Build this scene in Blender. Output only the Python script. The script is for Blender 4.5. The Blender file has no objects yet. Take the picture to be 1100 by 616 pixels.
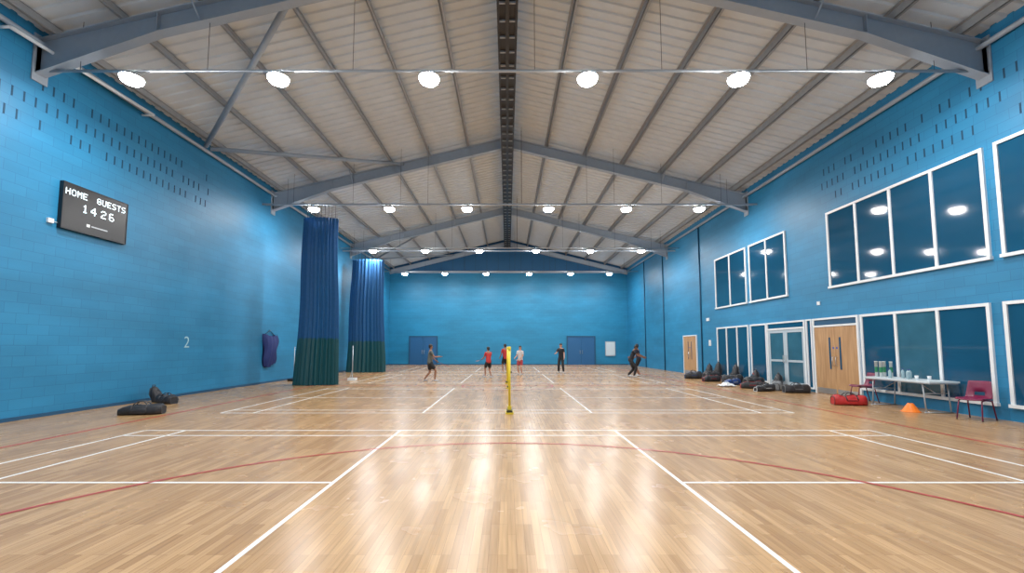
import bpy, math, random
from mathutils import Vector, Matrix, Euler
random.seed(7)
sc = bpy.context.scene
COL = sc.collection

# ------------------------------------------------------------------ materials
def new_mat(name):
    m = bpy.data.materials.new(name); m.use_nodes = True
    nt = m.node_tree
    return m, nt, nt.nodes['Principled BSDF']

def pm(name, col, rough=0.5, metal=0.0, noise=0.0, nscale=8.0, emit=None, es=0.0, coat=0.0, bump=0.0):
    m, nt, b = new_mat(name)
    b.inputs['Base Color'].default_value = (*col, 1)
    b.inputs['Roughness'].default_value = rough
    b.inputs['Metallic'].default_value = metal
    if coat: b.inputs['Coat Weight'].default_value = coat
    if emit:
        b.inputs['Emission Color'].default_value = (*emit, 1)
        b.inputs['Emission Strength'].default_value = es
    if noise or bump:
        tc = nt.nodes.new('ShaderNodeTexCoord')
        n = nt.nodes.new('ShaderNodeTexNoise'); n.inputs['Scale'].default_value = nscale
        n.inputs['Detail'].default_value = 4
        nt.links.new(tc.outputs['Object'], n.inputs['Vector'])
        if noise:
            mx = nt.nodes.new('ShaderNodeMixRGB')
            mx.inputs[1].default_value = (*[c*(1-noise) for c in col], 1)
            mx.inputs[2].default_value = (*[min(1, c*(1+noise)) for c in col], 1)
            nt.links.new(n.outputs['Fac'], mx.inputs[0])
            nt.links.new(mx.outputs[0], b.inputs['Base Color'])
        if bump:
            bp = nt.nodes.new('ShaderNodeBump'); bp.inputs['Strength'].default_value = bump
            bp.inputs['Distance'].default_value = 0.02
            nt.links.new(n.outputs['Fac'], bp.inputs['Height'])
            nt.links.new(bp.outputs['Normal'], b.inputs['Normal'])
    return m

def wall_mat(name, c1, c2, cm):
    m, nt, b = new_mat(name)
    tc = nt.nodes.new('ShaderNodeTexCoord')
    sp = nt.nodes.new('ShaderNodeSeparateXYZ'); nt.links.new(tc.outputs['Object'], sp.inputs[0])
    ad = nt.nodes.new('ShaderNodeMath'); ad.operation = 'ADD'
    nt.links.new(sp.outputs[0], ad.inputs[0]); nt.links.new(sp.outputs[1], ad.inputs[1])
    cb = nt.nodes.new('ShaderNodeCombineXYZ')
    nt.links.new(ad.outputs[0], cb.inputs[0]); nt.links.new(sp.outputs[2], cb.inputs[1])
    br = nt.nodes.new('ShaderNodeTexBrick')
    br.inputs['Color1'].default_value = (*c1, 1); br.inputs['Color2'].default_value = (*c2, 1)
    br.inputs['Mortar'].default_value = (*cm, 1)
    br.inputs['Scale'].default_value = 1.0; br.inputs['Mortar Size'].default_value = 0.006
    br.inputs['Mortar Smooth'].default_value = 0.4
    br.inputs['Brick Width'].default_value = 0.45; br.inputs['Row Height'].default_value = 0.225
    nt.links.new(cb.outputs[0], br.inputs['Vector'])
    mpn = nt.nodes.new('ShaderNodeMapping'); mpn.inputs['Scale'].default_value = (.35, .35, 1.6)
    nt.links.new(tc.outputs['Object'], mpn.inputs[0])
    n = nt.nodes.new('ShaderNodeTexNoise'); n.inputs['Scale'].default_value = 1.0; n.inputs['Detail'].default_value = 7
    nt.links.new(mpn.outputs[0], n.inputs['Vector'])
    mp = nt.nodes.new('ShaderNodeMapRange')
    mp.inputs[1].default_value = 0.3; mp.inputs[2].default_value = 0.7
    mp.inputs[3].default_value = 0.84; mp.inputs[4].default_value = 1.12
    nt.links.new(n.outputs['Fac'], mp.inputs[0])
    mx = nt.nodes.new('ShaderNodeMixRGB'); mx.blend_type = 'MULTIPLY'; mx.inputs[0].default_value = 1
    nt.links.new(br.outputs['Color'], mx.inputs[1]); nt.links.new(mp.outputs[0], mx.inputs[2])
    nt.links.new(mx.outputs[0], b.inputs['Base Color'])
    b.inputs['Roughness'].default_value = 0.5
    bp = nt.nodes.new('ShaderNodeBump'); bp.inputs['Strength'].default_value = 0.2; bp.inputs['Distance'].default_value = 0.008
    bp.invert = True
    nt.links.new(br.outputs['Fac'], bp.inputs['Height'])
    nt.links.new(bp.outputs['Normal'], b.inputs['Normal'])
    return m

def floor_mat():
    m, nt, b = new_mat('oak_strip_floor')
    tc = nt.nodes.new('ShaderNodeTexCoord')
    sp = nt.nodes.new('ShaderNodeSeparateXYZ'); nt.links.new(tc.outputs['Object'], sp.inputs[0])
    cb = nt.nodes.new('ShaderNodeCombineXYZ')
    nt.links.new(sp.outputs[1], cb.inputs[0]); nt.links.new(sp.outputs[0], cb.inputs[1])
    def brick(w, h, c1, c2, cm, ms):
        br = nt.nodes.new('ShaderNodeTexBrick')
        br.inputs['Color1'].default_value = (*c1, 1); br.inputs['Color2'].default_value = (*c2, 1)
        br.inputs['Mortar'].default_value = (*cm, 1)
        br.inputs['Scale'].default_value = 1.0; br.inputs['Mortar Size'].default_value = ms
        br.inputs['Brick Width'].default_value = w; br.inputs['Row Height'].default_value = h
        br.offset = 0.37; br.offset_frequency = 3
        nt.links.new(cb.outputs[0], br.inputs['Vector'])
        return br
    b1 = brick(0.55, 0.07, (0.35, 0.20, 0.088), (0.50, 0.31, 0.15), (0.2, 0.105, 0.045), 0.0012)
    mpn = nt.nodes.new('ShaderNodeMapping'); mpn.inputs['Scale'].default_value = (45, 1.6, 1)
    nt.links.new(tc.outputs['Object'], mpn.inputs[0])
    n = nt.nodes.new('ShaderNodeTexNoise'); n.inputs['Scale'].default_value = 1.0; n.inputs['Detail'].default_value = 5
    nt.links.new(mpn.outputs[0], n.inputs['Vector'])
    mp = nt.nodes.new('ShaderNodeMapRange')
    mp.inputs[1].default_value = 0.3; mp.inputs[2].default_value = 0.7
    mp.inputs[3].default_value = 0.80; mp.inputs[4].default_value = 1.12
    nt.links.new(n.outputs['Fac'], mp.inputs[0])
    mx = nt.nodes.new('ShaderNodeMixRGB'); mx.blend_type = 'MULTIPLY'; mx.inputs[0].default_value = 1
    nt.links.new(b1.outputs['Color'], mx.inputs[1]); nt.links.new(mp.outputs[0], mx.inputs[2])
    nt.links.new(mx.outputs[0], b.inputs['Base Color'])
    n2 = nt.nodes.new('ShaderNodeTexNoise'); n2.inputs['Scale'].default_value = 1.5; n2.inputs['Detail'].default_value = 3
    nt.links.new(tc.outputs['Object'], n2.inputs['Vector'])
    m2 = nt.nodes.new('ShaderNodeMapRange'); m2.inputs[3].default_value = 0.20; m2.inputs[4].default_value = 0.32
    nt.links.new(n2.outputs['Fac'], m2.inputs[0]); nt.links.new(m2.outputs[0], b.inputs['Roughness'])
    b.inputs['Specular IOR Level'].default_value = 0.36
    return m

def net_mat(name, col, alpha, rough=0.7):
    m, nt, b = new_mat(name)
    b.inputs['Base Color'].default_value = (*col, 1); b.inputs['Roughness'].default_value = rough
    tc = nt.nodes.new('ShaderNodeTexCoord')
    w = nt.nodes.new('ShaderNodeTexNoise'); w.inputs['Scale'].default_value = 9
    nt.links.new(tc.outputs['Object'], w.inputs['Vector'])
    mp = nt.nodes.new('ShaderNodeMapRange'); mp.inputs[3].default_value = alpha-0.12; mp.inputs[4].default_value = alpha+0.12
    nt.links.new(w.outputs['Fac'], mp.inputs[0]); nt.links.new(mp.outputs[0], b.inputs['Alpha'])
    return m

M_WALL = wall_mat('blue_painted_blockwork', (0.015, 0.19, 0.375), (0.019, 0.21, 0.405), (0.011, 0.15, 0.31))
M_WALLB = wall_mat('blue_painted_blockwork_back', (0.009, 0.195, 0.37), (0.012, 0.21, 0.395), (0.007, 0.155, 0.30))
M_CLAD = pm('blue_gable_cladding', (0.012, 0.10, 0.23), 0.5, noise=0.1)
M_FLOOR = floor_mat()
M_DECK = pm('roof_liner_sheet', (0.59, 0.63, 0.66), 0.55, noise=0.10, nscale=2.5)
M_PURL = pm('galvanised_purlin', (0.33, 0.335, 0.34), 0.55, 0.2, noise=0.15)
M_STEEL = pm('grey_painted_steel', (0.33, 0.38, 0.44), 0.45, 0.1, noise=0.08)
M_PALE = pm('pale_steel', (0.42, 0.45, 0.48), 0.4, 0.3, noise=0.05)
M_DARK = pm('dark_track_steel', (0.012, 0.012, 0.015), 0.5, noise=0.3)
M_BLACK = pm('black_paint', (0.008, 0.008, 0.01), 0.4)
M_SLOT = pm('acoustic_slot', (0.008, 0.05, 0.10), 0.8)
M_WHITE = pm('white_frame', (0.75, 0.78, 0.80), 0.35, noise=0.03)
M_LINE = pm('white_line_paint', (0.80, 0.79, 0.76), 0.3, noise=0.05, nscale=3)
M_RED = pm('red_line_paint', (0.42, 0.035, 0.025), 0.3, noise=0.05)
M_GLASS = pm('dark_window_glass', (0.010, 0.075, 0.15), 0.05, noise=0.15, nscale=0.7)
M_GLASS2 = pm('grey_window_glass', (0.035, 0.12, 0.18), 0.06, noise=0.3, nscale=2)
M_PDOOR = pm('pale_door', (0.42, 0.50, 0.56), 0.4, noise=0.05)
M_BDOOR = pm('blue_door', (0.012, 0.10, 0.25), 0.5, noise=0.06)
M_BTRIM = pm('dark_blue_trim', (0.010, 0.075, 0.16), 0.5, noise=0.05)
M_YEL = pm('yellow_post_paint', (0.72, 0.55, 0.03), 0.35, noise=0.05)
M_LENS = pm('led_lens', (1, 1, 1), 0.3, emit=(1.0, 0.99, 0.97), es=130)
M_ALU = pm('aluminium', (0.55, 0.56, 0.57), 0.35, 0.8, noise=0.05)

def wood_mat():
    m, nt, b = new_mat('oak_door_veneer')
    tc = nt.nodes.new('ShaderNodeTexCoord')
    mpn = nt.nodes.new('ShaderNodeMapping'); mpn.inputs['Scale'].default_value = (14, 14, 1.2)
    nt.links.new(tc.outputs['Object'], mpn.inputs[0])
    n = nt.nodes.new('ShaderNodeTexNoise'); n.inputs['Scale'].default_value = 1.2; n.inputs['Detail'].default_value = 5
    nt.links.new(mpn.outputs[0], n.inputs['Vector'])
    r = nt.nodes.new('ShaderNodeValToRGB')
    r.color_ramp.elements[0].position = 0.3; r.color_ramp.elements[0].color = (0.36, 0.20, 0.09, 1)
    r.color_ramp.elements[1].position = 0.7; r.color_ramp.elements[1].color = (0.52, 0.32, 0.16, 1)
    nt.links.new(n.outputs['Fac'], r.inputs[0]); nt.links.new(r.outputs[0], b.inputs['Base Color'])
    b.inputs['Roughness'].default_value = 0.4
    return m
M_WOOD = wood_mat()

# ------------------------------------------------------------------ mesh builder
class MB:
    def __init__(s): s.v = []; s.f = []; s.m = []; s.s = []; s.mats = []
    def mi(s, mat):
        if mat not in s.mats: s.mats.append(mat)
        return s.mats.index(mat)
    def add(s, vs, fs, mat, smooth=False):
        o = len(s.v); s.v += [tuple(v) for v in vs]; k = s.mi(mat)
        for f in fs: s.f.append([i+o for i in f]); s.m.append(k); s.s.append(smooth)
    def box(s, x0, x1, y0, y1, z0, z1, mat):
        vs = [(x, y, z) for z in (z0, z1) for y in (y0, y1) for x in (x0, x1)]
        s.add(vs, [(0, 2, 3, 1), (4, 5, 7, 6), (0, 1, 5, 4), (2, 6, 7, 3), (0, 4, 6, 2), (1, 3, 7, 5)], mat)
    def beam(s, p0, p1, w, h, mat, up=(0, 0, 1)):
        p0 = Vector(p0); p1 = Vector(p1); d = (p1-p0).normalized(); u = Vector(up)
        r = d.cross(u).normalized(); u = r.cross(d).normalized()
        vs = [p + r*a*w/2 + u*b*h/2 for p in (p0, p1) for (a, b) in ((-1, -1), (1, -1), (1, 1), (-1, 1))]
        s.add(vs, [(3, 2, 1, 0), (4, 5, 6, 7), (0, 1, 5, 4), (1, 2, 6, 5), (2, 3, 7, 6), (3, 0, 4, 7)], mat)
    def tube(s, pts, r, mat, n=8, r2=None, caps=True):
        pts = [Vector(p) for p in pts]; N = len(pts); vs = []; fs = []
        prev = None
        for i, p in enumerate(pts):
            d = ((pts[min(i+1, N-1)]-pts[max(i-1, 0)])).normalized()
            if prev is None:
                a = Vector((0, 0, 1)) if abs(d.z) < 0.9 else Vector((1, 0, 0))
                prev = d.cross(a).normalized()
            prev = (prev - d*prev.dot(d)).normalized(); q = d.cross(prev)
            rr = r if r2 is None else r + (r2-r)*i/(N-1)
            for k in range(n):
                t = 2*math.pi*k/n; vs.append(p + prev*math.cos(t)*rr + q*math.sin(t)*rr)
        for i in range(N-1):
            for k in range(n):
                a = i*n+k; b = i*n+(k+1) % n; fs.append((a, b, b+n, a+n))
        if caps: fs.append(tuple(range(n))[::-1]); fs.append(tuple(range((N-1)*n, N*n)))
        s.add(vs, fs, mat, True)
    def lathe(s, prof, c, mat, n=24, smooth=True):
        vs = []; fs = []
        for (r, z) in prof:
            for k in range(n):
                t = 2*math.pi*k/n; vs.append((c[0]+r*math.cos(t), c[1]+r*math.sin(t), c[2]+z))
        for i in range(len(prof)-1):
            for k in range(n):
                a = i*n+k; b = i*n+(k+1) % n; fs.append((a, b, b+n, a+n))
        s.add(vs, fs, mat, smooth)
    def ell(s, c, r, mat, rot=None, seg=14, rings=10, e=1.0, flat=None):
        vs = []; fs = []; R = rot.to_matrix() if rot else Matrix.Identity(3)
        def pw(x): return math.copysign(abs(x)**e, x)
        for i in range(rings+1):
            ph = math.pi*i/rings - math.pi/2
            for k in range(seg):
                t = 2*math.pi*k/seg
                p = Vector((r[0]*pw(math.cos(ph))*pw(math.cos(t)), r[1]*pw(math.cos(ph))*pw(math.sin(t)), r[2]*pw(math.sin(ph))))
                p = R @ p + Vector(c)
                if flat is not None and p.z < flat: p.z = flat
                vs.append(p)
        for i in range(rings):
            for k in range(seg):
                a = i*seg+k; b = i*seg+(k+1) % seg; fs.append((a, b, b+seg, a+seg))
        s.add(vs, fs, mat, True)
    def obj(s, name, parent=None, loc=None, rot=None):
        me = bpy.data.meshes.new(name); me.from_pydata(s.v, [], s.f)
        for m in s.mats: me.materials.append(m)
        me.polygons.foreach_set('material_index', s.m); me.polygons.foreach_set('use_smooth', s.s)
        me.update(); o = bpy.data.objects.new(name, me); COL.objects.link(o)
        if parent: o.parent = parent
        if loc: o.location = loc
        if rot: o.rotation_euler = rot
        return o

def empty(name, loc=(0, 0, 0), rot=(0, 0, 0), scale=1):
    e = bpy.data.objects.new(name, None); COL.objects.link(e)
    e.location = loc; e.rotation_euler = rot; e.scale = (scale,)*3; e.empty_display_size = 0.2
    return e

# ------------------------------------------------------------------ room shell
XL, XR, YF, YB = -10.3, 10.5, -2.7, 37.3
SL = 0.2447
def ztop(x): return 10.8 - SL*abs(x)          # top of rafters
def zdeck(x): return ztop(x) + 0.24           # underside of deck
b = MB(); b.box(XL-.3, XR+.3, YF-.3, YB+.3, -0.2, 0, M_FLOOR); b.obj('floor')
b = MB(); b.box(XL-.3, XL, YF-.3, YB+.3, 0, zdeck(XL)+.03, M_WALL); b.obj('wall_left')
b = MB(); b.box(XR, XR+.3, YF-.3, YB+.3, 0, zdeck(XR)+.03, M_WALL); b.obj('wall_right')
def gable(name, y0, y1, mat, z0=0, z1=None):
    b = MB(); pts = [(XL, z0), (XR, z0), (XR, zdeck(XR)), (0, zdeck(0)), (XL, zdeck(XL))]
    vs = [(x, y0, z) for x, z in pts]+[(x, y1, z) for x, z in pts]
    fs = [(0, 1, 2, 3, 4), (9, 8, 7, 6, 5)]+[(i, i+5, (i+1) % 5+5, (i+1) % 5) for i in range(5)]
    b.add(vs, fs, mat); return b.obj(name)
gable('wall_back', YB, YB+.3, M_WALLB)
gable('wall_front', YF-.3, YF, M_WALL)
b = MB()
pts = [(XL, 8.15), (XR, 8.15), (XR, zdeck(XR)), (0, zdeck(0)), (XL, zdeck(XL))]
vs = [(x, YB-.06, z-.01) for x, z in pts]+[(x, YB, z-.01) for x, z in pts]
b.add(vs, [(0, 1, 2, 3, 4)]+[(i, i+5, (i+1) % 5+5, (i+1) % 5) for i in range(5)], M_CLAD)
for i in range(21): 
    x = XL+0.5+i; b.box(x-.02, x+.02, YB-.08, YB-.06, 8.15, zdeck(x)-.02, M_BTRIM)
b.box(XL, XR, YB-.14, YB-.0, 8.02, 8.2, M_STEEL)
b.obj('trim_gable_cladding')

# roof deck (corrugated)
b = MB()
prof = []
y = YF-.3
while y < YB+.3:
    prof += [(y, 0), (y+.17, 0), (y+.20, .04), (y+.29, .04)]; y += .32
prof.append((y, 0))
for side in (-1, 1):
    xe = XL-.3 if side < 0 else XR+.3
    vs = []
    for (yy, dz) in prof: vs += [(0, yy, zdeck(0)+dz), (xe, yy, zdeck(xe)+dz)]
    fs = [(2*i, 2*i+1, 2*i+3, 2*i+2) for i in range(len(prof)-1)]
    b.add(vs, fs, M_DECK)
b.obj('ceiling')
b = MB()
for xe in (XL-.4, XR+.4):
    b.add([(0, YF-.4, zdeck(0)+.2), (xe, YF-.4, zdeck(xe)+.2), (xe, YB+.4, zdeck(xe)+.2), (0, YB+.4, zdeck(0)+.2)], [(0, 1, 2, 3)], M_PURL)
b.obj('roof_outer')

# purlins
b = MB()
for side in (-1, 1):
    for x in (1.75, 3.45, 5.1, 6.8, 8.5, 9.95):
        X = x*side; z = ztop(X)+.02
        b.box(X-.008, X+.008, YF, YB, z, z+.21, M_PURL)
        b.box(X-.008, X+.075, YF, YB, z, z+.012, M_PURL)
        b.box(X-.075, X+.008, YF, YB, z+.20, z+.212, M_PURL)
b.obj('trim_purlins')

# portal frames
def rafter(yc):
    b = MB()
    for side, xe in ((-1, XL), (1, XR)):
        xh = xe - side*2.6
        bot = [(xe, ztop(xe)-.78), (xh, ztop(xh)-.46), (0, ztop(0)-.44)]
        tp = [(xe, ztop(xe)), (xh, ztop(xh)), (0, ztop(0))]
        for i in range(2):
            (xa, za), (xb, zb) = bot[i], bot[i+1]
            (xc, zc), (xd, zd) = tp[i], tp[i+1]
            vs = [(x, y, z) for y in (yc-.008, yc+.008) for (x, z) in ((xa, za), (xb, zb), (xd, zd), (xc, zc))]
            b.add(vs, [(0, 1, 2, 3), (7, 6, 5, 4), (0, 4, 5, 1), (2, 6, 7, 3)], M_STEEL)
            b.beam((xa, yc, za), (xb, yc, zb), .22, .022, M_STEEL)
            b.beam((xc, yc, zc-.01), (xd, yc, zd-.01), .22, .022, M_STEEL)
        for xs in (xh, xe-side*.02):
            zz = ztop(xs); dd = .46 if xs == xh else .78
            b.box(xs-.01, xs+.01, yc-.1, yc+.1, zz-dd, zz-.02, M_STEEL)
        b.box(min(xe, xe-side*.03), max(xe, xe-side*.03), yc-.16, yc+.16, ztop(xe)-.95, ztop(xe)+.1, M_STEEL)
    b.box(-.015, .015, yc-.11, yc+.11, ztop(0)-.55, ztop(0), M_STEEL)
    for side in (-1, 1):
        for x in (3.45, 6.8):
            X = x*side
            for s2 in (-1, 1):
                b.beam((X, yc, ztop(X)-.42), (X, yc+s2*.5, ztop(X)+.02), .04, .006, M_STEEL)
    return b.obj('roof_rafter_frame')
for yc in (-.35, 9.0, 18.4, 27.8): rafter(yc)
b = MB()
for xe in (XL, XR):
    b.beam((xe, YB-.2, ztop(xe)-.2), (0, YB-.2, ztop(0)-.2), .2, .36, M_STEEL)
b.obj('trim_gable_rafter')

# eaves beams & roof bracing
b = MB()
for xe, s in ((XL, 1), (XR, -1)):
    b.tube([(xe+s*.12, YF, ztop(xe)-.12), (xe+s*.12, YB, ztop(xe)-.12)], .06, M_STEEL, 10)
def rp(x, y, dz=-.06): return (x, y, ztop(x)+dz)
b.tube([rp(-10.1, 13.9), rp(-4.8, 9.1)], .075, M_STEEL, 12)
b.tube([rp(-10.1, 14.1), rp(-4.6, 18.4)], .075, M_STEEL, 12)
b.tube([rp(-10.1, 32.4), rp(-4.6, 27.8)], .065, M_STEEL, 10)
b.tube([rp(-10.1, 32.4), rp(-4.6, 37.1)], .065, M_STEEL, 10)
b.obj('roof_bracing_tubes')
b = MB()
b.tube([(-10.05, 8.2, 8.0), (-9.95, 11.6, 8.05)], .04, M_WHITE, 8)
b.tube([(-10.05, 8.2, 8.0), (-10.28, 8.2, 8.0)], .03, M_WHITE, 8)
b.tube([(-9.95, 11.6, 8.05), (-10.28, 11.6, 8.05)], .03, M_WHITE, 8)
b.obj('curtain_winch_tube')

# lighting rails (cross ties)
ROWS = [(0.8, 7.45), (9.0, 7.45), (17.9, 7.45), (25.9, 7.45), (34.1, 7.45)]
LX = [-8.25, -5.03, -1.72, 1.76, 5.08, 8.2]
for (yy, zz) in ROWS:
    b = MB()
    b.tube([(XL, yy, zz+.15), (XR, yy, zz+.15)], .032, M_PALE, 8)
    for x in (-9.4, -6.6, -3.4, 0.6, 3.4, 6.6, 9.4):
        b.tube([(x, yy, zz+.16), (x, yy, zdeck(x))], .006, M_DARK, 5)
    b.obj('lighting_rail')

# high bay lamps: round LED fittings with domed diffusers
def lampmesh():
    b = MB()
    k_ = .80
    b.lathe([(r*k_, z*k_) for r, z in [(0.0, .15), (.07, .15), (.07, .12), (.15, .10), (.20, .03), (.285, .0), (.29, -.02), (.275, -.025)]], (0, 0, 0), M_ALU, 32)
    for k in range(12):
        t = 2*math.pi*k/12
        b.beam((.04*math.cos(t), .04*math.sin(t), .06), (.13*math.cos(t), .13*math.sin(t), .06), .008, .055, M_ALU)
    b.lathe([(r*k_, z*k_) for r, z in [(.272, -.015), (.268, -.06), (.245, -.11), (.20, -.15), (.12, -.178), (.0, -.19)]], (0, 0, 0), M_LENS, 32)
    return b
proto = None
for r, (yy, zz) in enumerate(ROWS):
    for x in LX:
        if proto is None:
            o = lampmesh().obj('high_bay_light'); proto = o.data
        else:
            o = bpy.data.objects.new('high_bay_light', proto); COL.objects.link(o)
        o.location = (x, yy, zz)
        ld = bpy.data.lights.new('led_panel', 'AREA'); ld.shape = 'DISK'; ld.size = .30
        ld.energy = 122; ld.color = (1.0, .99, .97)
        lo = bpy.data.objects.new('led_panel', ld); COL.objects.link(lo); lo.parent = o; lo.location = (0, 0, -.158)

# ridge track
b = MB()
for x in (-.24, .24): b.box(x-.03, x+.03, YF+.05, YB-.35, 10.12, 10.32, M_DARK)
b.box(-.22, .22, YF+.05, YB-.35, 10.18, 10.21, M_DARK)
b.box(-.05, .05, YF+.05, YB-.35, 10.10, 10.16, M_BLACK)
y = YF+.2
while y < YB-.5:
    b.box(-.22, .22, y, y+.05, 10.13, 10.18, M_PURL); y += .6
y = YF+.5
while y < YB-.5:
    for x in (-.24, .24): b.box(x-.01, x+.01, y, y+.03, 10.3, zdeck(x)-.005, M_DARK)
    y += 2.35
b.obj('ridge_cable_tray')

# acoustic slots
def slots(name, xw, s, y0, y1, seed):
    rnd = random.Random(seed); b = MB()
    for j, z in enumerate((6.42, 6.87, 7.32)):
        y = y0 + (j % 2)*.11
        while y < y1:
            if rnd.random() < (.92 if j == 1 else .7):
                b.box(min(xw, xw+s*.004), max(xw, xw+s*.004), y-.017, y+.017, z-.11, z+.11, M_SLOT)
            y += .225
    b.obj(name)
slots('acoustic_slot_blocks', XL, 1, 5.5, 14.5, 1)
slots('acoustic_slot_blocks', XR, -1, 5.5, 14.0, 2)

# skirting & vertical joints
b = MB(); b.box(XL, XL+.02, YF, YB, 0, .08, M_BTRIM); b.obj('baseboard_left')
b = MB(); b.box(XL+.03, XR-.03, YB-.02, YB, 0, .08, M_BTRIM); b.obj('baseboard_back')
b = MB()
for yy in (23.1, 28.6, 32.5): b.tube([(XR-.03, yy, 0.0), (XR-.03, yy, 8.1)], .035, M_BTRIM, 8)
for yy in (22.4, 30.5): b.tube([(XL+.03, yy, 0.0), (XL+.03, yy, 8.1)], .03, M_BTRIM, 8)
b.obj('trim_conduits')

# ------------------------------------------------------------------ floor markings
b = MB()
def lx(x0, x1, y, w=.045, mat=M_LINE, z=.002): b.box(x0, x1, y-w/2, y+w/2, 0.0002, z, mat)
def ly(y0, y1, x, w=.045, mat=M_LINE, z=.003): b.box(x-w/2, x+w/2, y0, y1, 0.0002, z, mat)
for yc in (5.0, 13.2, 21.4, 29.6):
    for s in (-1, 1):
        lx(-6.7, 6.7, yc+s*3.05); lx(-6.7, 6.7, yc+s*2.59)
        lx(*sorted((s*1.98, s*6.7)), yc)
        for x in (1.98, 5.94, 6.7): ly(yc-3.05, yc+3.05, s*x)
b.obj('badminton_court_lines')
b = MB()
def arc(cx, cy, r, a0, a1, w=.05, n=64, mat=M_RED, z=.004):
    vs = []; fs = []
    for i in range(n+1):
        t = a0+(a1-a0)*i/n
        for rr in (r-w/2, r+w/2): vs.append((cx+rr*math.cos(t), cy+rr*math.sin(t), z))
    for i in range(n): fs.append((2*i, 2*i+1, 2*i+3, 2*i+2))
    b.add(vs, fs, mat)
arc(0, 1.85, 5.15, 0, math.pi)
arc(0, 32.8, 5.15, math.pi, 2*math.pi)
arc(0, 17.3, 1.8, 0, 2*math.pi)
for x in (-7.75, 7.75): ly(-1, 35.6, x, .05, M_RED, .004)
lx(-7.75, 7.75, 35.6, .05, M_RED, .004); lx(-7.75, 7.75, 17.3, .05, M_RED, .004)
b.obj('red_court_lines')

# ------------------------------------------------------------------ windows / doors on right wall
wn = [0]; dn = [0]
def window(y0, y1, z0, z1, n, fw=.07, glass=None):
    b = MB(); x1 = XR; x0 = XR-.05
    g = glass or [M_GLASS]*n
    ys = [y0+(y1-y0)*i/n for i in range(n+1)]
    b.box(x0, x1, y0, y1, z1-fw, z1, M_WHITE); b.box(x0-.03, x1, y0-.02, y1+.02, z0, z0+fw, M_WHITE)
    for i, yy in enumerate(ys):
        a = yy-fw/2 if 0 < i < n else (yy if i == 0 else yy-fw)
        b.box(x0, x1, a, a+fw, z0+fw, z1-fw, M_WHITE)
    for i in range(n):
        b.box(x0+.03, x1-.002, ys[i]+fw/2, ys[i+1]-fw/2, z0+fw/2, z1-fw/2, g[i])
    wn[0] += 1; return b.obj('window_%d' % wn[0])
window(9.15, 13.8, 3.43, 5.93, 4)
window(4.4, 8.93, 3.43, 5.93, 4)
window(15.9, 18.35, 3.43, 5.93, 2)
window(18.6, 21.4, 3.43, 5.93, 2)
window(9.25, 12.68, .28, 2.5, 3, glass=[M_GLASS, M_GLASS2, M_GLASS])
window(4.4, 9.0, .28, 2.5, 4)
window(18.6, 21.4, .1, 2.5, 3)
window(17.3, 18.45, .1, 2.5, 1)
window(14.72, 15.0, .1, 2.5, 1, fw=.05)

M_SIGN = pm('blue_door_sign', (0.02, 0.08, 0.4), 0.4)
def double_door(y0, y1, zh, xw, mat, transom=None, s=-1, frame=M_WHITE, glazed=False):
    b = MB(); X = lambda d: xw+s*d
    def bx(d0, d1, ya, yb, za, zb, m): b.box(min(X(d0), X(d1)), max(X(d0), X(d1)), ya, yb, za, zb, m)
    fw = .06; top = transom or zh+fw
    bx(0, .06, y0, y0+fw, 0, top, frame); bx(0, .06, y1-fw, y1, 0, top, frame)
    bx(0, .06, y0+fw, y1-fw, zh, zh+fw, frame)
    if transom:
        bx(0, .06, y0+fw, y1-fw, top-fw, top, frame); bx(0, .03, y0+fw, y1-fw, zh+fw, top-fw, M_GLASS if glazed else M_BTRIM)
    ym = (y0+y1)/2
    for (a, c, hs) in ((y0+fw+.004, ym-.003, 1), (ym+.003, y1-fw-.004, -1)):
        ed = c if hs > 0 else a
        h = ed-hs*.07
        if glazed:
            bx(0, .04, a, a+.11, .01, zh-.004, mat); bx(0, .04, c-.11, c, .01, zh-.004, mat)
            bx(0, .04, a+.11, c-.11, zh-.12, zh-.004, mat); bx(0, .04, a+.11, c-.11, .01, .25, mat)
            bx(0, .04, a+.11, c-.11, .98, 1.06, mat)
            bx(0, .025, a+.11, c-.11, .25, .98, M_GLASS2); bx(0, .025, a+.11, c-.11, 1.06, zh-.12, M_GLASS2)
        else:
            bx(0, .045, a, c, .01, zh-.004, mat)
            va, vb = sorted((ed-hs*.18, ed-hs*.245))
            bx(.045, .049, va-.012, vb+.012, .82, 1.86, M_WOOD)
            bx(.045, .053, va, vb, .83, 1.85, M_GLASS)
            bx(.045, .048, h-.03, h+.03, 1.48, 1.54, M_SIGN)
            bx(.045, .048, a+.03, c-.03, .02, .2, M_ALU)
        b.tube([(X(.042), h, .95), (X(.10), h, .95), (X(.10), h, 1.22), (X(.042), h, 1.22)], .010, M_ALU, 8)
    dn[0] += 1; return b.obj('door_%d' % dn[0])
double_door(12.75, 14.65, 2.2, XR, M_WOOD, transom=2.5)
double_door(15.05, 17.25, 2.2, XR, M_PDOOR, transom=2.5, glazed=True)
double_door(23.7, 25.5, 2.15, XR, M_WOOD)

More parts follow.
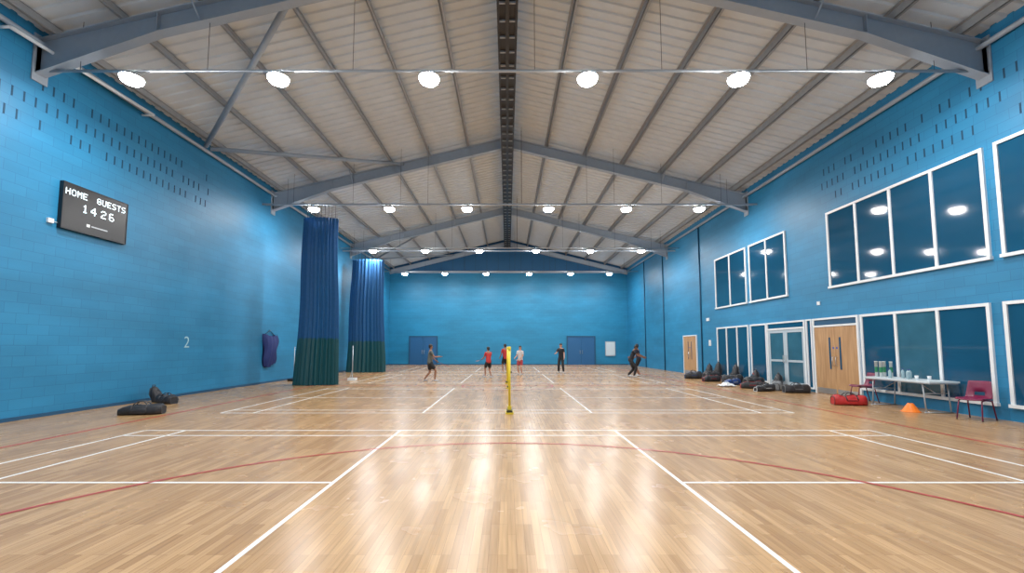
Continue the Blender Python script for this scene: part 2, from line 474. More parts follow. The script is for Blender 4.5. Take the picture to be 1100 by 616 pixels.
def back_door(x0, x1, zh):
    b = MB(); xm = (x0+x1)/2
    b.box(x0, x0+.1, YB-.07, YB, 0, zh, M_BTRIM); b.box(x1-.1, x1, YB-.07, YB, 0, zh, M_BTRIM)
    b.box(x0+.1, x1-.1, YB-.07, YB, zh-.1, zh, M_BTRIM)
    for a, c in ((x0+.105, xm-.01), (xm+.01, x1-.105)):
        b.box(a, c, YB-.045, YB-.002, .01, zh-.105, M_BDOOR)
    for s in (-1, 1):
        b.tube([(xm+s*.1, YB-.045, .95), (xm+s*.1, YB-.1, .95), (xm+s*.1, YB-.1, 1.25), (xm+s*.1, YB-.045, 1.25)], .013, M_ALU, 6)
    dn[0] += 1; b.obj('door_%d' % dn[0])
back_door(-8.55, -6.05, 2.5); back_door(5.15, 7.65, 2.5)
b = MB()
b.box(8.5, 9.38, YB-.03, YB, .78, 2.02, M_ALU); b.box(8.55, 9.33, YB-.035, YB-.03, .83, 1.97, pm('whiteboard_face', (.6, .68, .72), .2))
b.box(8.6, 9.28, YB-.09, YB-.03, .76, .79, M_ALU)
b.obj('whiteboard')

# ------------------------------------------------------------------ scoreboard
FONT = {'H': "10001 10001 10001 11111 10001 10001 10001", 'O': "01110 10001 10001 10001 10001 10001 01110",
 'M': "10001 11011 10101 10101 10001 10001 10001", 'E': "11111 10000 10000 11110 10000 10000 11111",
 'G': "01110 10001 10000 10111 10001 10001 01110", 'U': "10001 10001 10001 10001 10001 10001 01110",
 'S': "01111 10000 10000 01110 00001 00001 11110", 'T': "11111 00100 00100 00100 00100 00100 00100",
 '1': "00100 01100 00100 00100 00100 00100 01110", '4': "00010 00110 01010 10010 11111 00010 00010",
 '2': "01110 10001 00001 00110 01000 10000 11111", '6': "01110 10000 10000 11110 10001 10001 01110"}
M_LED = pm('led_dots', (.8, .9, .95), .4, emit=(.75, .92, 1), es=1.3)
M_SB = pm('scoreboard_black', (0.006, 0.006, 0.008), 0.3)
e = empty('scoreboard', (XL, 9.6, 4.27))
b = MB(); b.box(0.005, .09, 0, 1.68, 0, 1.1, M_SB)
for (a, c, d, f) in ((0, 1.68, 0, .02), (0, 1.68, 1.08, 1.1), (0, .02, .02, 1.08), (1.66, 1.68, .02, 1.08)):
    b.box(.09, .1, a, c, d, f, M_BLACK)
b.obj('case', e)
b = MB()
def dots(txt, u, v, p, sp=1.2):
    for ch in txt:
        rows = FONT[ch].split()
        for j, rw in enumerate(rows):
            for i, c in enumerate(rw):
                if c == '1':
                    y = u+i*p; z = v+(6-j)*p
                    b.box(.091, .096, y, y+p*.86, z, z+p*.86, M_LED)
        u += 5*p+p*sp
dots('HOME', .06, .82, .0215, 1.3); dots('GUESTS', .82, .82, .0215, 1.3)
dots('14', .47, .50, .028, 2.6); dots('26', .94, .50, .028, 2.8)
b.box(.091, .095, .60, .68, .18, .25, M_WHITE)
b.box(.091, .095, .72, 1.14, .20, .23, M_PALE)
b.obj('display_characters', e)
b = MB(); b.box(XL, XL+.05, 9.38, 9.5, 4.33, 4.43, M_WHITE); b.tube([(XL+.02, 9.5, 4.38), (XL+.02, 9.6, 4.38)], .008, M_WHITE, 6)
b.obj('scoreboard_socket')
cu = bpy.data.curves.new('wall_number', 'FONT'); cu.body = '2'; cu.size = .52; cu.extrude = .002; cu.offset = -.004
cu.materials.append(pm('faded_number_paint', (.35, .55, .62), .5))
o = bpy.data.objects.new('wall_number', cu); COL.objects.link(o); o.location = (XL+.004, 13.65, 1.52)
o.rotation_euler = (math.pi/2, 0, math.pi/2)

# ------------------------------------------------------------------ curtains
M_NET = net_mat('blue_divider_netting', (0.006, 0.085, 0.24), .84)
M_VIN = pm('teal_vinyl_curtain', (0.003, 0.065, 0.080), .45, noise=.15)
def curtain(loc, rx, ry, ztp, seed):
    e = empty('divider_curtain', loc); rnd = random.Random(seed)
    n = 240; ph = [rnd.uniform(0, 6.28) for _ in range(4)]
    def ring(z, sx, amp):
        pts = []
        for k in range(n):
            t = 2*math.pi*k/n
            r = 1+amp*(math.sin(26*t+ph[0]+.15*math.sin(z))+.4*math.sin(11*t+ph[1]+z*.2))
            pts.append((rx*sx*r*math.cos(t)+.03*math.sin(z*1.1+ph[2]), ry*sx*r*math.sin(t), z))
        return pts
    def part(zs, f, mat, nm):
        b = MB(); vs = []; fs = []
        for z in zs: vs += ring(z, *f(z))
        for i in range(len(zs)-1):
            for k in range(n):
                a = i*n+k; c = i*n+(k+1) % n; fs.append((a, c, c+n, a+n))
        b.add(vs, fs, mat, True); return b.obj(nm, e)
    part([.01, .3, .7, 1.1, 1.5, 1.9], lambda z: (1.0-.05*z, .09), M_VIN, 'vinyl_skirt')
    part([1.85+(ztp-1.85)*i/12 for i in range(13)], lambda z: (.9-.13*(z-1.85)/(ztp-1.85), .10), M_NET, 'netting')
    b = MB()
    for k in range(9):
        x = (-1+2*k/8)*rx*.7; b.tube([(x, 0, ztp-.1), (x, 0, 7.52-loc[2])], .008, M_DARK, 5)
    b.box(-rx*.85, rx*.85, -.06, .06, ztp-.1, ztp, M_BTRIM)
    b.obj('hanging_cords', e)
curtain((-7.80, 17.62, 0), .84, .36, 6.9, 1)
curtain((-8.7, 26.4, 0), 1.12, .38, 6.95, 2)
for yy in (17.62, 26.4):
    b = MB(); b.box(XL, XR, yy-.03, yy+.03, 7.5, 7.56, M_STEEL)
    for x in (-9, -4.5, 0.6, 4.5, 9): b.tube([(x, yy, 7.56), (x, yy, zdeck(x))], .006, M_DARK, 5)
    b.obj('curtain_track')
b = MB()
b.tube([(0, 0, .02), (0, 0, 1.6)], .02, M_PALE, 8); b.box(-.18, .18, -.14, .14, 0.002, .12, M_WHITE)
b.tube([(-.12, 0, .12), (.0, 0, .5)], .012, M_PALE, 6)
b.obj('badminton_post_trolley', loc=(-7.15, 19.9, 0))
b = MB()
b.tube([(0, 0, .02), (0, 0, 1.55)], .02, M_PALE, 8); b.box(-.22, .22, -.14, .14, 0.002, .1, M_BLACK)
b.obj('spare_net_post', loc=(-9.7, 19.6, 0))

# hanging kit bag on left wall
M_NAVY = pm('navy_fabric', (0.005, 0.02, 0.12), .7, noise=.2, bump=.3)
b = MB()
vs = []; fs = []; nu, nv = 16, 14
for j in range(nv+1):
    v = j/nv; z = 2.0-1.25*v
    wd = .50-.10*v+.06*math.sin(v*9)
    for i in range(nu+1):
        u = -1+2*i/nu
        vs.append((.05+.22*max(0, 1-u*u)**.35*(.35+.65*math.sin(math.pi*(.15+.8*v)))+.025*math.sin(u*14+v*5), u*wd+.04*math.sin(v*8), z+.10*u*u*(1-v)+.08*math.sin(u*3)*v))
for j in range(nv):
    for i in range(nu):
        a = j*(nu+1)+i; fs.append((a, a+1, a+nu+2, a+nu+1))
vs += [(0.0, y, z) for (x, y, z) in vs]; off = (nu+1)*(nv+1)
fs += [tuple(k+off for k in f[::-1]) for f in fs[:nu*nv]]
b.add(vs, fs, M_NAVY, True)
b.tube([(.02, -.4, 2.05), (.04, 0, 2.25), (.02, .4, 2.05)], .012, M_BLACK, 6)
b.tube([(0, 0, 2.25), (.08, 0, 2.25)], .015, M_ALU, 6)
b.obj('hanging_kit_bag', loc=(XL+.002, 18.5, 0))

# ------------------------------------------------------------------ nets and posts
M_TAPE = pm('white_net_tape', (.75, .75, .7), .6); M_STR = pm('net_string', (.10, .07, .04), .8)
def post(loc, mat=M_YEL):
    b = MB()
    b.tube([(0, 0, .03), (0, 0, 1.50)], .028, mat, 12); b.lathe([(0.0, 1.55), (.025, 1.55), (.036, 1.53), (.036, 1.47)], (0, 0, 0), mat, 12)
    b.box(-.09, .09, -.22, .22, .002, .035, mat); b.box(-.07, .07, -.18, -.05, .035, .08, M_BLACK); b.box(-.07, .07, .05, .18, .035, .08, M_BLACK)
    b.box(-.045, .045, -.045, .045, .035, .16, mat)
    b.tube([(.03, 0, .95), (.05, 0, .95)], .022, M_BLACK, 10)
    b.obj('net_post', loc=loc)
def net(x, y0, y1):
    b = MB()
    b.box(x-.008, x+.008, y0+.05, y1-.05, 1.475, 1.55, M_TAPE)
    y = y0+.06
    while y < y1-.05: b.box(x-.0015, x+.0015, y, y+.003, .79, 1.475, M_STR); y += .05
    z = .79
    while z < 1.475: b.box(x-.0015, x+.0015, y0+.05, y1-.05, z, z+.003, M_STR); z += .05
    b.obj('badminton_net')
for (x, a, c) in ((.05, 10.15, 16.25), (.0, 18.35, 24.45)):
    post((x, a, 0)); post((x, c, 0)); net(x, a, c)

# ------------------------------------------------------------------ bags
M_BAG = pm('black_bag_fabric', (.022, .022, .026), .55, noise=.4, nscale=6, bump=.4)
M_BAG2 = pm('grey_bag_fabric', (.20, .21, .22), .6, noise=.5, nscale=14, bump=.3)
M_BAGR = pm('red_bag_fabric', (.45, .02, .02), .5, noise=.2, bump=.2)
M_BAGB = pm('blue_bag_fabric', (.01, .05, .2), .6, noise=.2, bump=.2)
M_STRAP = pm('strap_webbing', (.05, .05, .055), .6)
def bag(name, loc, L, W, H, rz, mat, acc, racket=False):
    """holdall: boxy sagging body, flat end panels with piping, side pockets, zip, webbing bands and grab handles"""
    b = MB(); n = 24; m = 20; vs = []; fs = []; rnd = random.Random(int(abs(loc[0]*100+loc[1]*37)))
    ph = rnd.uniform(0, 6)
    def pt(u, t, k=1.0):
        end = max(.62, (1-abs(u)**10*.45))
        if racket: ws = .62+.38*min(1, max(0, (u+1)/1.1)); hs = .70+.30*min(1, max(0, (u+1)/1.1))
        else: ws = hs = 1
        cy = math.copysign(abs(math.cos(t))**.45, math.cos(t)); cz = math.copysign(abs(math.sin(t))**.55, math.sin(t))
        wob = 1+.04*math.sin(u*7+ph+t*2)+.02*math.sin(u*19+ph+t*3)
        top = H*hs*wob*(1-.14*math.exp(-((u-.3*math.sin(ph))/.35)**2))
        z = top/2+top/2*cz*(end if cz > 0 else 1)
        return (u*L/2, W/2*cy*end*ws*wob*k*(1.0-.12*max(0, cz)), max(.003, z*k))
    for i in range(n+1):
        u = -1+2*i/n
        for k in range(m): vs.append(pt(u, 2*math.pi*k/m))
    for i in range(n):
        for k in range(m):
            a = i*m+k; c = i*m+(k+1) % m; fs.append((a, c, c+m, a+m))
    b.add(vs, fs, mat, True)
    for e_, rev in ((0, False), (n, True)):
        f = tuple(range(e_*m, (e_+1)*m)); 
        b.add([vs[i] for i in f], [tuple(range(m))[::-1] if rev else tuple(range(m))], mat)
        b.tube([vs[i] for i in f]+[vs[f[0]]], .008, acc, 6)
    for u in (-.34, .34):
        ring = [pt(u, math.pi*k/12*1.0, 1.012) for k in range(13)]
        b.tube(ring, .014, M_STRAP if mat is not M_BAGR else M_BLACK, 6)
    for s in (-1, 1):
        y = s*W*.20; z0 = H*.93
        b.tube([(-.17*L, y*1.3, z0-.02), (-.13*L, y, z0+.035), (-.06*L, y*.6, z0+.075), (.06*L, y*.6, z0+.075), (.13*L, y, z0+.035), (.17*L, y*1.3, z0-.02)], .012, M_STRAP, 6)
        b.ell((.0, s*W*.47, H*.38), (L*.2, W*.07, H*.25), mat, seg=16, rings=10, e=.45)
        b.beam((-.15*L, s*W*.545, H*.48), (.15*L, s*W*.545, H*.48), .006, .014, acc)
    zr = [pt(-.9+1.8*k/16, math.pi/2, 1.01) for k in range(17)]; b.tube(zr, .007, acc, 5)
    return b.obj(name, loc=loc, rot=(0, 0, rz))
def standing_bag(loc, H, W, rz, mat, acc, lean=.18):
    b = MB(); n = 16; m = 16; vs = []; fs = []
    for i in range(n+1):
        v = i/n; z = H*v; s = min(1, (1-v**5)**.5+.02)*(1-.22*v); 
        for k in range(m):
            t = 2*math.pi*k/m
            cy = math.copysign(abs(math.cos(t))**.6, math.cos(t)); cz = math.copysign(abs(math.sin(t))**.7, math.sin(t))
            vs.append((W/2*s*cy, W*.36*s*cz*(1+.2*math.sin(v*5))+z*lean, max(.003, z)))
    for i in range(n):
        for k in range(m):
            a = i*m+k; c = i*m+(k+1) % m; fs.append((a, c, c+m, a+m))
    fs.append(tuple(range(m))[::-1]); fs.append(tuple(range(n*m, (n+1)*m)))
    b.add(vs, fs, mat, True)
    b.ell((0, -W*.34+H*.3*lean, H*.3), (W*.34, W*.14, H*.2), mat, seg=12, rings=8, e=.5)
    b.beam((-W*.3, -W*.47+H*.4*lean, H*.44), (W*.3, -W*.47+H*.4*lean, H*.44), .01, .015, acc)
    b.tube([(-.3*W, -.22*W+H*.62*lean, H*.62), (0, -.30*W+H*.8*lean, H*.80), (.3*W, -.22*W+H*.62*lean, H*.62)], .008, acc, 6)
    b.tube([(-.05, H*lean, H*.96), (-.05, H*lean, H*1.06), (.05, H*lean, H*1.06), (.05, H*lean, H*.96)], .01, M_STRAP, 6)
    for s in (-1, 1): b.tube([(s*W*.2, H*.9*lean+W*.2, H*.88), (s*W*.3, H*.5*lean+W*.4, H*.5), (s*W*.3, H*.1*lean+W*.3, H*.1)], .015, M_STRAP, 6)
    return b.obj('backpack', loc=loc, rot=(0, 0, rz))
bag('racket_bag', (-8.38, 9.95, 0), .86, .34, .24, .25, M_BAG, M_STRAP, racket=True)
bag('sports_bag', (-9.35, 11.9, 0), .70, .30, .22, -.45, M_BAG, M_STRAP)
standing_bag((-9.82, 12.2, 0), .44, .30, math.pi/2, M_BAG, M_STRAP, .35)
bag('sports_bag', (9.1, 11.55, 0), .76, .36, .27, -.2, M_BAGR, M_BLACK)
specs = [(9.75, 14.6, .80, .34, .28, -.1, M_BAG, M_BAG2), (9.0, 15.15, .85, .34, .24, .35, M_BAG, M_WHITE), (9.75, 15.6, .75, .32, .32, .9, M_BAG2, M_BLACK),
         (9.1, 16.1, .75, .34, .28, -.3, M_BAG, M_BAGR), (9.7, 17.0, .80, .36, .36, .2, M_BAG, M_BAG2), (9.15, 17.6, .75, .35, .26, .4, M_BAGB, M_WHITE),
         (9.65, 18.5, .80, .4, .36, -.2, M_BAG, M_BAG2), (9.1, 19.3, .8, .4, .30, .2, M_BAG, M_BAGR), (9.55, 20.2, .8, .42, .40, .3, M_BAG, M_BAG2),
         (9.1, 21.1, .8, .4, .35, -.2, M_BAG, M_BAGB)]
for i, (x, y, L, W, H, rz, m1, m2) in enumerate(specs):
    bag(('sports_bag', 'racket_bag')[i % 2], (x, y, 0), L, W, H, rz, m1, m2, racket=(i % 2 == 1))
for (x, y, h, w_, mt, ac) in ((10.18, 16.3, .55, .34, M_BAG, M_BAG2), (10.18, 17.8, .6, .34, M_BAG, M_BAGR), (10.15, 19.3, .78, .36, M_BAG, M_BAG2), (10.15, 20.9, .82, .4, M_BAG, M_BLACK), (10.15, 21.8, .7, .4, M_BAG, M_BAG2)):
    standing_bag((x, y, 0), h, w_, -math.pi/2, mt, ac, .12)
b = MB()
vs = []; n = 14
for j in range(n+1):
    for i in range(n+1):
        u, v = i/n-.5, j/n-.5
        vs.append((u*.6, v*.40, .02+.13*math.exp(-(u*u+v*v)*7)+.03*math.sin(u*19+v*7)*math.cos(v*17)+.02))
b.add(vs, [(j*(n+1)+i, j*(n+1)+i+1, (j+1)*(n+1)+i+1, (j+1)*(n+1)+i) for j in range(n) for i in range(n)], M_WHITE, True)
o = b.obj('crumpled_jacket', loc=(8.55, 16.85, 0.0)); md = o.modifiers.new('s', 'SOLIDIFY'); md.thickness = .012

# ------------------------------------------------------------------ chairs, table, cone
M_MAR = pm('maroon_plastic', (.17, .010, .05), .4, noise=.1)
def chair(loc, rz):
    e = empty('school_chair', loc, (0, 0, rz))
    prof = [(.23, .415), (.20, .44), (.1, .44), (-.05, .43), (-.16, .44), (-.215, .50), (-.235, .58), (-.255, .68), (-.275, .78), (-.285, .81)]
    b = MB(); vs = []; fs = []; n = 10
    for j, (f, z) in enumerate(prof):
        hw = .215 if j < 6 else .215-.02*(j-5)*.5
        for i in range(n+1):
            u = -1+2*i/n
            dz = .018*u*u if j < 5 else 0; df = .035*u*u if j >= 5 else 0
            vs.append((u*hw, f+df, z+dz))
    for j in range(len(prof)-1):
        for i in range(n):
            if j == 5 and 3 <= i < 7: continue
            a = j*(n+1)+i; fs.append((a, a+1, a+n+2, a+n+1))
    b.add(vs, fs, M_MAR, True); o = b.obj('shell', e)
    md = o.modifiers.new('s', 'SOLIDIFY'); md.thickness = .012
    b = MB()
    for s in (-1, 1):
        b.tube([(s*.20, .24, .012), (s*.18, .17, .40), (s*.18, .12, .42), (s*.18, -.13, .42), (s*.19, -.19, .40), (s*.21, -.27, .012)], .013, M_MAR, 8)
        for p in ((s*.20, .24, .012), (s*.21, -.27, .012)): b.ell(p, (.018, .018, .012), M_BLACK, seg=8, rings=6)
    b.tube([(-.18, .1, .42), (.18, .1, .42)], .01, M_MAR, 8); b.tube([(-.18, -.12, .42), (.18, -.12, .42)], .01, M_MAR, 8)
    b.obj('frame', e)
chair((9.92, 9.2, 0), math.pi/2+.35)
chair((10.02, 12.2, 0), math.pi/2-.2)
e = empty('folding_table', (10.04, 10.83, 0))
b = MB(); b.box(-.35, .35, -.915, .915, .705, .745, pm('table_top_plastic', (.62, .70, .74), .35, noise=.04)); 
b.box(-.33, .33, -.895, .895, .68, .705, M_PALE); o = b.obj('top', e)
b = MB()
for s in (-1, 1):
    y = s*.68
    b.tube([(-.29, y, .69), (-.29, y+s*.05, .02), ], .014, M_PALE, 8); b.tube([(.29, y, .69), (.29, y+s*.05, .02)], .014, M_PALE, 8)
    b.tube([(-.33, y+s*.05, .015), (.33, y+s*.05, .015)], .014, M_PALE, 8); b.tube([(-.29, y+s*.015, .45), (.29, y+s*.015, .45)], .01, M_PALE, 8)
    b.tube([(0, y+s*.015, .45), (0, s*.25, .69)], .009, M_PALE, 6)
b.obj('legs', e)
M_TUBE = pm('shuttle_tube_card', (.72, .74, .72), .4, noise=.05); M_GRN = pm('green_band', (.03, .22, .10), .5); M_CLR = pm('bottle_plastic', (.30, .42, .46), .15)
for i, (dx, dy) in enumerate(((-.05, .84), (.08, .74), (-.12, .62), (.1, .56))):
    b = MB(); b.lathe([(0, 0), (.034, 0), (.034, .39), (0.036, .39), (.036, .41), (0, .41)], (0, 0, 0), M_TUBE, 16)
    b.lathe([(.0345, .12), (.0345, .26)], (0, 0, 0), M_GRN, 16); b.obj('shuttlecock_tube', loc=(10.04+dx, 10.83+dy, .746))
for i, (dx, dy) in enumerate(((-.15, .32), (.12, .25), (-.08, -.1), (.05, -.02))):
    b = MB(); b.lathe([(0, 0), (.033, 0), (.036, .02), (.036, .15), (.03, .18), (.013, .205), (.013, .22)], (0, 0, 0), M_CLR, 16)
    b.lathe([(.016, .215), (.016, .24), (0, .24)], (0, 0, 0), M_BAGB, 12); b.obj('water_bottle', loc=(10.04+dx, 10.83+dy, .746))
for (dx, dy) in ((-.1, -.35), (.06, -.5)):
    b = MB(); b.lathe([(0, 0), (.028, 0), (.04, .1), (.037, .1), (.026, .006), (0, .006)], (0, 0, 0), M_WHITE, 16); b.obj('paper_cup', loc=(10.04+dx, 10.83+dy, .746))
M_ORG = pm('orange_cone_plastic', (.85, .20, .02), .45)
b = MB(); b.lathe([(.19, .002), (.19, .012), (.165, .02), (.06, .19), (.052, .20), (.045, .19), (.15, .012)], (0, 0, 0), M_ORG, 28)
b.obj('marker_cone', loc=(9.62, 10.35, 0))

b = MB()
for (y, z, w, h) in ((22.1, 1.6, .2, .3), (22.2, 2.9, .3, .15), (14.3, 2.95, .12, .12), (8.0, 2.9, .2, .12)):
    b.box(XR-.03, XR, y, y+w, z, z+h, M_WHITE)
b.obj('wall_switch_plates')

# ------------------------------------------------------------------ people
def skin_obj(name, nodes, parent, mat, lv=1):
    me = bpy.data.meshes.new(name)
    me.from_pydata([tuple(n[0]) for n in nodes], [(n[2], i) for i, n in enumerate(nodes) if n[2] is not None], [])
    o = bpy.data.objects.new(name, me); COL.objects.link(o); o.parent = parent
    me.materials.append(mat)
    md = o.modifiers.new('skin', 'SKIN'); md.use_smooth_shade = True
    for i, n in enumerate(nodes):
        sv = me.skin_vertices[0].data[i]
        r = n[1]; sv.radius = (r, r) if not isinstance(r, tuple) else r
        sv.use_root = n[2] is None
    sb = o.modifiers.new('sub', 'SUBSURF'); sb.levels = lv; sb.render_levels = lv
    return o
SKINC = {'light': pm('skin_light', (.52, .27, .18), .5), 'tan': pm('skin_tan', (.28, .13, .075), .5), 'dark': pm('skin_brown', (.16, .07, .04), .5)}
M_HAIR = pm('dark_hair', (.012, .009, .008), .6); M_EYE = pm('eye_dark', (.02, .015, .01), .2); M_LIP = pm('lip', (.3, .1, .08), .5)
M_EYEW = pm('eye_white', (.7, .7, .7), .3)
M_SHOE = pm('white_shoe', (.5, .5, .5), .5)
def racket(e, hand, d, col):
    d = Vector(d).normalized(); h = Vector(hand); b = MB()
    b.tube([h-d*.05, h+d*.12], .014, M_BLACK, 8); b.tube([h+d*.12, h+d*.40], .005, col, 6)
    c = h+d*.53; a = Vector((0, 0, 1)) if abs(d.z) < .9 else Vector((1, 0, 0)); r = d.cross(a).normalized()
    b.tube([c+d*.13*math.cos(t)+r*.10*math.sin(t) for t in [2*math.pi*k/24 for k in range(25)]], .006, col, 6)
    for k in range(-4, 5):
        q = k/5; L = math.sqrt(1-q*q)
        b.tube([c+r*.1*q-d*.13*L, c+r*.1*q+d*.13*L], .0012, M_TAPE, 4); b.tube([c+d*.13*q-r*.1*L, c+d*.13*q+r*.1*L], .0012, M_TAPE, 4)
    b.obj('racket', e)
def person(loc, head, H, shirt, legs_m, skin, lean=.03, feet=((-.1, .0), (.1, .0)), arms=((.1, .12, .25), (.1, .12, .25)), trousers=False, drop=0.0, look=0.0, rk=None, shoe=M_SHOE, hairlong=False):
    e = empty('badminton_player', loc, (0, 0, head), H/1.75); sk = SKINC[skin]
    V = Vector
    P = V((0, (feet[0][1]+feet[1][1])/2, .93-drop))
    md = max(math.hypot(f[0]-(.09 if i else -.09), f[1]-P.y) for i, f in enumerate(feet))
    P.z = min(P.z, .085+math.sqrt(max(.1, .855**2-md*md)))
    u = V((0, math.sin(lean), math.cos(lean)))
    W = P+u*.16; C = P+u*.34; S = P+u*.50; N = P+u*.57
    hu = V((0, math.sin(lean*.6+look), math.cos(lean*.6+look)))
    Hd = N+hu*.14
    nodes = [(P, (.135, .10), None), (W, (.115, .085), 0), (C, (.145, .10), 1), (S, (.11, .08), 2), (N, .052, 3), (N+hu*.05, .055, 4), (Hd-hu*.03, .082, 5), (Hd+hu*.035, .088, 6), (Hd+hu*.085, .06, 7)]
    shirtn = [(P+u*(-.13), (.178, .15), None), (P+u*.0, (.172, .145), 0), (W, (.148, .118), 1), (C, (.168, .122), 2), (S, (.125, .09), 3), (N-u*.02, (.07, .065), 4)]
    shn = [(P+u*.14, (.135, .11), None), (P-V((0, 0, .03)), (.155, .13), 0)]
    shoes = []; wrists = []; hn = []
    for s, (fx, fy) in ((-1, feet[0]), (1, feet[1])):
        hip = P+V((s*.09, 0, -.05)); A = V((fx, fy, .085)); dv = A-hip; d = min(dv.length, .858)
        a, c = .44, .42; q = (a*a-c*c+d*d)/(2*d); h = math.sqrt(max(.0004, a*a-q*q))
        dn_ = dv.normalized(); fw = V((0, 1, 0))-dn_*dn_.y; fw.normalize(); K = hip+dn_*q+fw*h
        i0 = len(nodes)
        nodes += [(hip, .088, 0), (hip.lerp(K, .5), .075, i0), (K, .054, i0+1), (K.lerp(A, .35)-fw*.012, .054, i0+2), (A+V((0, 0, .02)), .036, i0+3), (A+V((0, -.02, -.04)), .036, i0+4)]
        j0 = len(shn)
        if trousers: shn += [(hip, .108, 1), (hip.lerp(K, .5), .098, j0), (K, .078, j0+1), (K.lerp(A, .4), .074, j0+2), (A+V((0, 0, .0)), .06, j0+3)]
        else: shn += [(hip, .112, 1), (hip.lerp(K, .5), .108, j0), (hip.lerp(K, .82), .10, j0+1)]
        o = len(shoes)
        shoes += [(A+V((0, -.06, -.04)), .042, None), (A+V((0, .0, -.035)), .046, o), (A+V((s*.01, .09, -.045)), .04, o+1), (A+V((s*.012, .16, -.052)), .03, o+2)]
    for s, (pt, ab, el) in ((-1, arms[0]), (1, arms[1])):
        sh = S+V((s*.158, 0, -.018))
        d1 = V((s*math.sin(ab), math.sin(pt)*math.cos(ab), -math.cos(pt)*math.cos(ab))).normalized()
        E = sh+d1*.285
        d2 = V((s*math.sin(ab*.4), math.sin(pt+el), -math.cos(pt+el))).normalized(); Wr = E+d2*.25
        i0 = len(nodes)
        nodes += [(sh, .052, 3), (sh.lerp(E, .5), .046, i0), (E, .038, i0+1), (E.lerp(Wr, .35), .037, i0+2), (Wr, .025, i0+3), (Wr+d2*.05, .03, i0+4), (Wr+d2*.085, .024, i0+5)]
        j0 = len(shirtn)
        shirtn += [(sh, .068, 4), (sh.lerp(E, .45), .064, j0), (sh.lerp(E, .72), .060, j0+1)]
        fwd = V((0, 1, 0))-d2*d2.y
        fwd = fwd.normalized() if fwd.length > .1 else V((0, 0, 1))
        pal = V((-s, 0, 0)); 
        for k, (off, ln) in enumerate(((.025, .07), (.009, .08), (-.008, .074), (-.024, .058))):
            b0 = len(hn); st = Wr+d2*.075+fwd*off
            hn += [(st, .009, None), (st+d2*ln*.5+pal*.008, .0085, b0), (st+d2*ln*.85+pal*.026, .008, b0+1), (st+d2*ln+pal*.04, .006, b0+2)]
        b0 = len(hn); st = Wr+d2*.03+fwd*.02
        hn += [(st, .011, None), (st+d2*.03+fwd*.025+pal*.01, .01, b0), (st+d2*.06+fwd*.032+pal*.018, .008, b0+1)]
        wrists.append((Wr+d2*.09+pal*.02, d2))
    skin_obj('body', nodes, e, sk, 2); skin_obj('shirt', shirtn, e, shirt, 2); skin_obj('trousers' if trousers else 'shorts', shn, e, legs_m, 2)
    skin_obj('shoes', shoes, e, shoe, 2); skin_obj('fingers', hn, e, sk, 1)
    R = Euler((-(lean*.6+look), 0, 0)); Rm = R.to_matrix(); b = MB()
    def hp(x, y, z): return Hd+Rm @ V((x, y, z))
    for s in (-1, 1):
        b.ell(hp(s*.032, .070, .0), (.013, .006, .006), M_EYEW, R, 8, 6); b.ell(hp(s*.032, .075, .0), (.0055, .003, .0055), M_EYE, R, 8, 6)
        b.ell(hp(s*.080, -.005, -.01), (.008, .017, .026), sk, R, 8, 6); b.ell(hp(s*.032, .074, .02), (.018, .006, .004), M_HAIR, R, 8, 6)
    b.ell(hp(0, .078, -.022), (.011, .016, .022), sk, R, 8, 6); b.ell(hp(0, .069, -.055), (.022, .007, .006), M_LIP, R, 8, 6)
    b.ell(hp(0, .036, -.072), (.042, .038, .03), sk, R, 10, 8)
    b.ell(hp(0, -.018, .04), (.091, .095, .084), M_HAIR, R, 16, 12)
    b.ell(hp(0, -.05, -.01), (.078, .055, .078 if not hairlong else .14), M_HAIR, R, 14, 10)
    b.obj('face_and_hair', e)
    if rk is not None: racket(e, wrists[rk][0], wrists[rk][1]+V((0, .5, .1)), M_RED)
    return e
T_OLV = pm('olive_grey_tee', (.10, .11, .10), .8, noise=.1); T_RED = pm('red_tee', (.42, .03, .03), .8, noise=.1); T_BLK = pm('black_tee', (.012, .013, .018), .8)
T_WHT = pm('white_tee', (.55, .52, .52), .8); T_NAV = pm('navy_tee', (.015, .02, .05), .8); T_SH = pm('black_shorts', (.012, .012, .014), .8)
T_PNK = pm('red_shorts', (.35, .04, .05), .8)
hp_ = math.pi/2
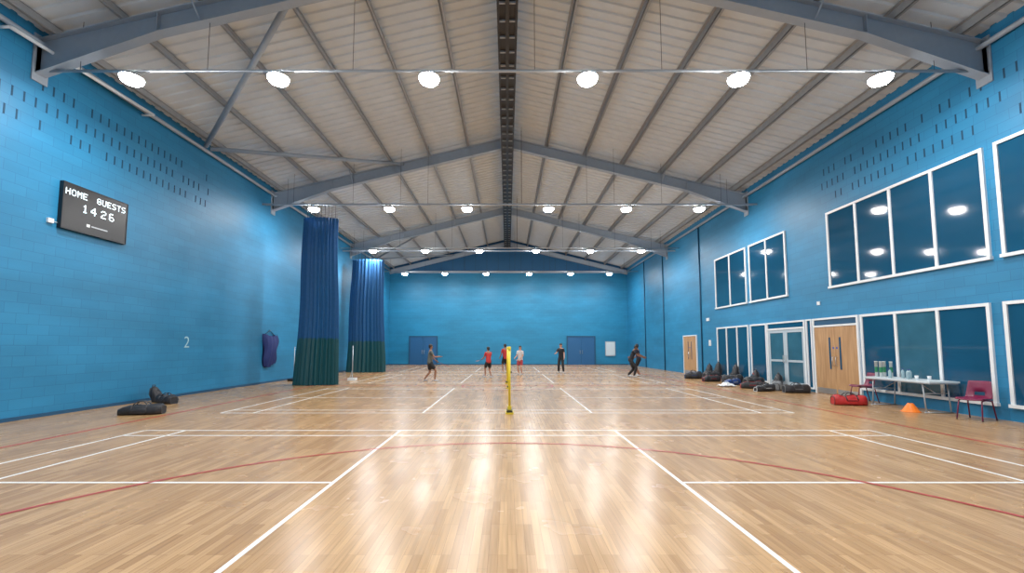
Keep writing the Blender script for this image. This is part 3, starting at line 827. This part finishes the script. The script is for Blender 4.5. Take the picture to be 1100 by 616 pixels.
person((-3.5, 19.4, 0), -hp_+.3, 1.68, T_OLV, T_SH, 'tan', feet=((-.13, -.22), (.13, .24)), arms=((.35, .12, .5), (.5, .25, 1.1)), lean=.06, rk=0)
person((-.95, 21.7, 0), .5, 1.55, T_RED, T_SH, 'tan', feet=((-.15, .1), (.12, -.1)), arms=((.3, .2, .9), (.4, .15, .9)), lean=.08, rk=0)
person((-.12, 25.6, 0), .4, 1.72, T_RED, T_SH, 'tan', feet=((-.14, 0), (.14, .08)), arms=((.2, .2, .5), (.3, .3, 1.2)))
person((.72, 23.9, 0), 2.7, 1.6, T_WHT, T_PNK, 'light', feet=((-.13, .06), (.13, -.05)), arms=((.3, .2, .9), (.3, .15, .8)), rk=0, hairlong=True)
person((3.18, 25.5, 0), 2.9, 1.75, T_BLK, T_SH, 'light', feet=((-.16, .1), (.16, -.12)), arms=((.2, .15, .4), (.5, .35, 1.0)), lean=.1, trousers=True)
person((6.35, 22.2, 0), -hp_-.4, 1.75, T_BLK, T_SH, 'dark', feet=((-.14, -.15), (.14, .18)), arms=((.9, .1, .2), (.7, .2, .5)), lean=.38, trousers=True, drop=.05, look=.3)
person((7.05, 22.9, 0), hp_-.5, 1.7, T_NAV, T_SH, 'tan', feet=((-.13, 0), (.13, .12)), arms=((.4, .1, .8), (.2, .2, .6)), lean=.15)

# ------------------------------------------------------------------ world, camera
w = bpy.data.worlds.new('World'); sc.world = w; w.use_nodes = True
w.node_tree.nodes['Background'].inputs[0].default_value = (.5, .6, .7, 1); w.node_tree.nodes['Background'].inputs[1].default_value = .05
cd = bpy.data.cameras.new('camera'); co = bpy.data.objects.new('camera', cd); COL.objects.link(co)
cd.sensor_width = 36; cd.lens = 460/1100*36; cd.shift_x = 5/1100; cd.shift_y = 31/1100; cd.clip_end = 200; cd.clip_start = .05
co.location = (0, 0, 1.54); co.rotation_euler = (math.pi/2+math.atan(.074), 0, 0)
sc.camera = co
sc.view_settings.view_transform = 'Standard'
sc.view_settings.look = 'None'
sc.view_settings.exposure = 0.0
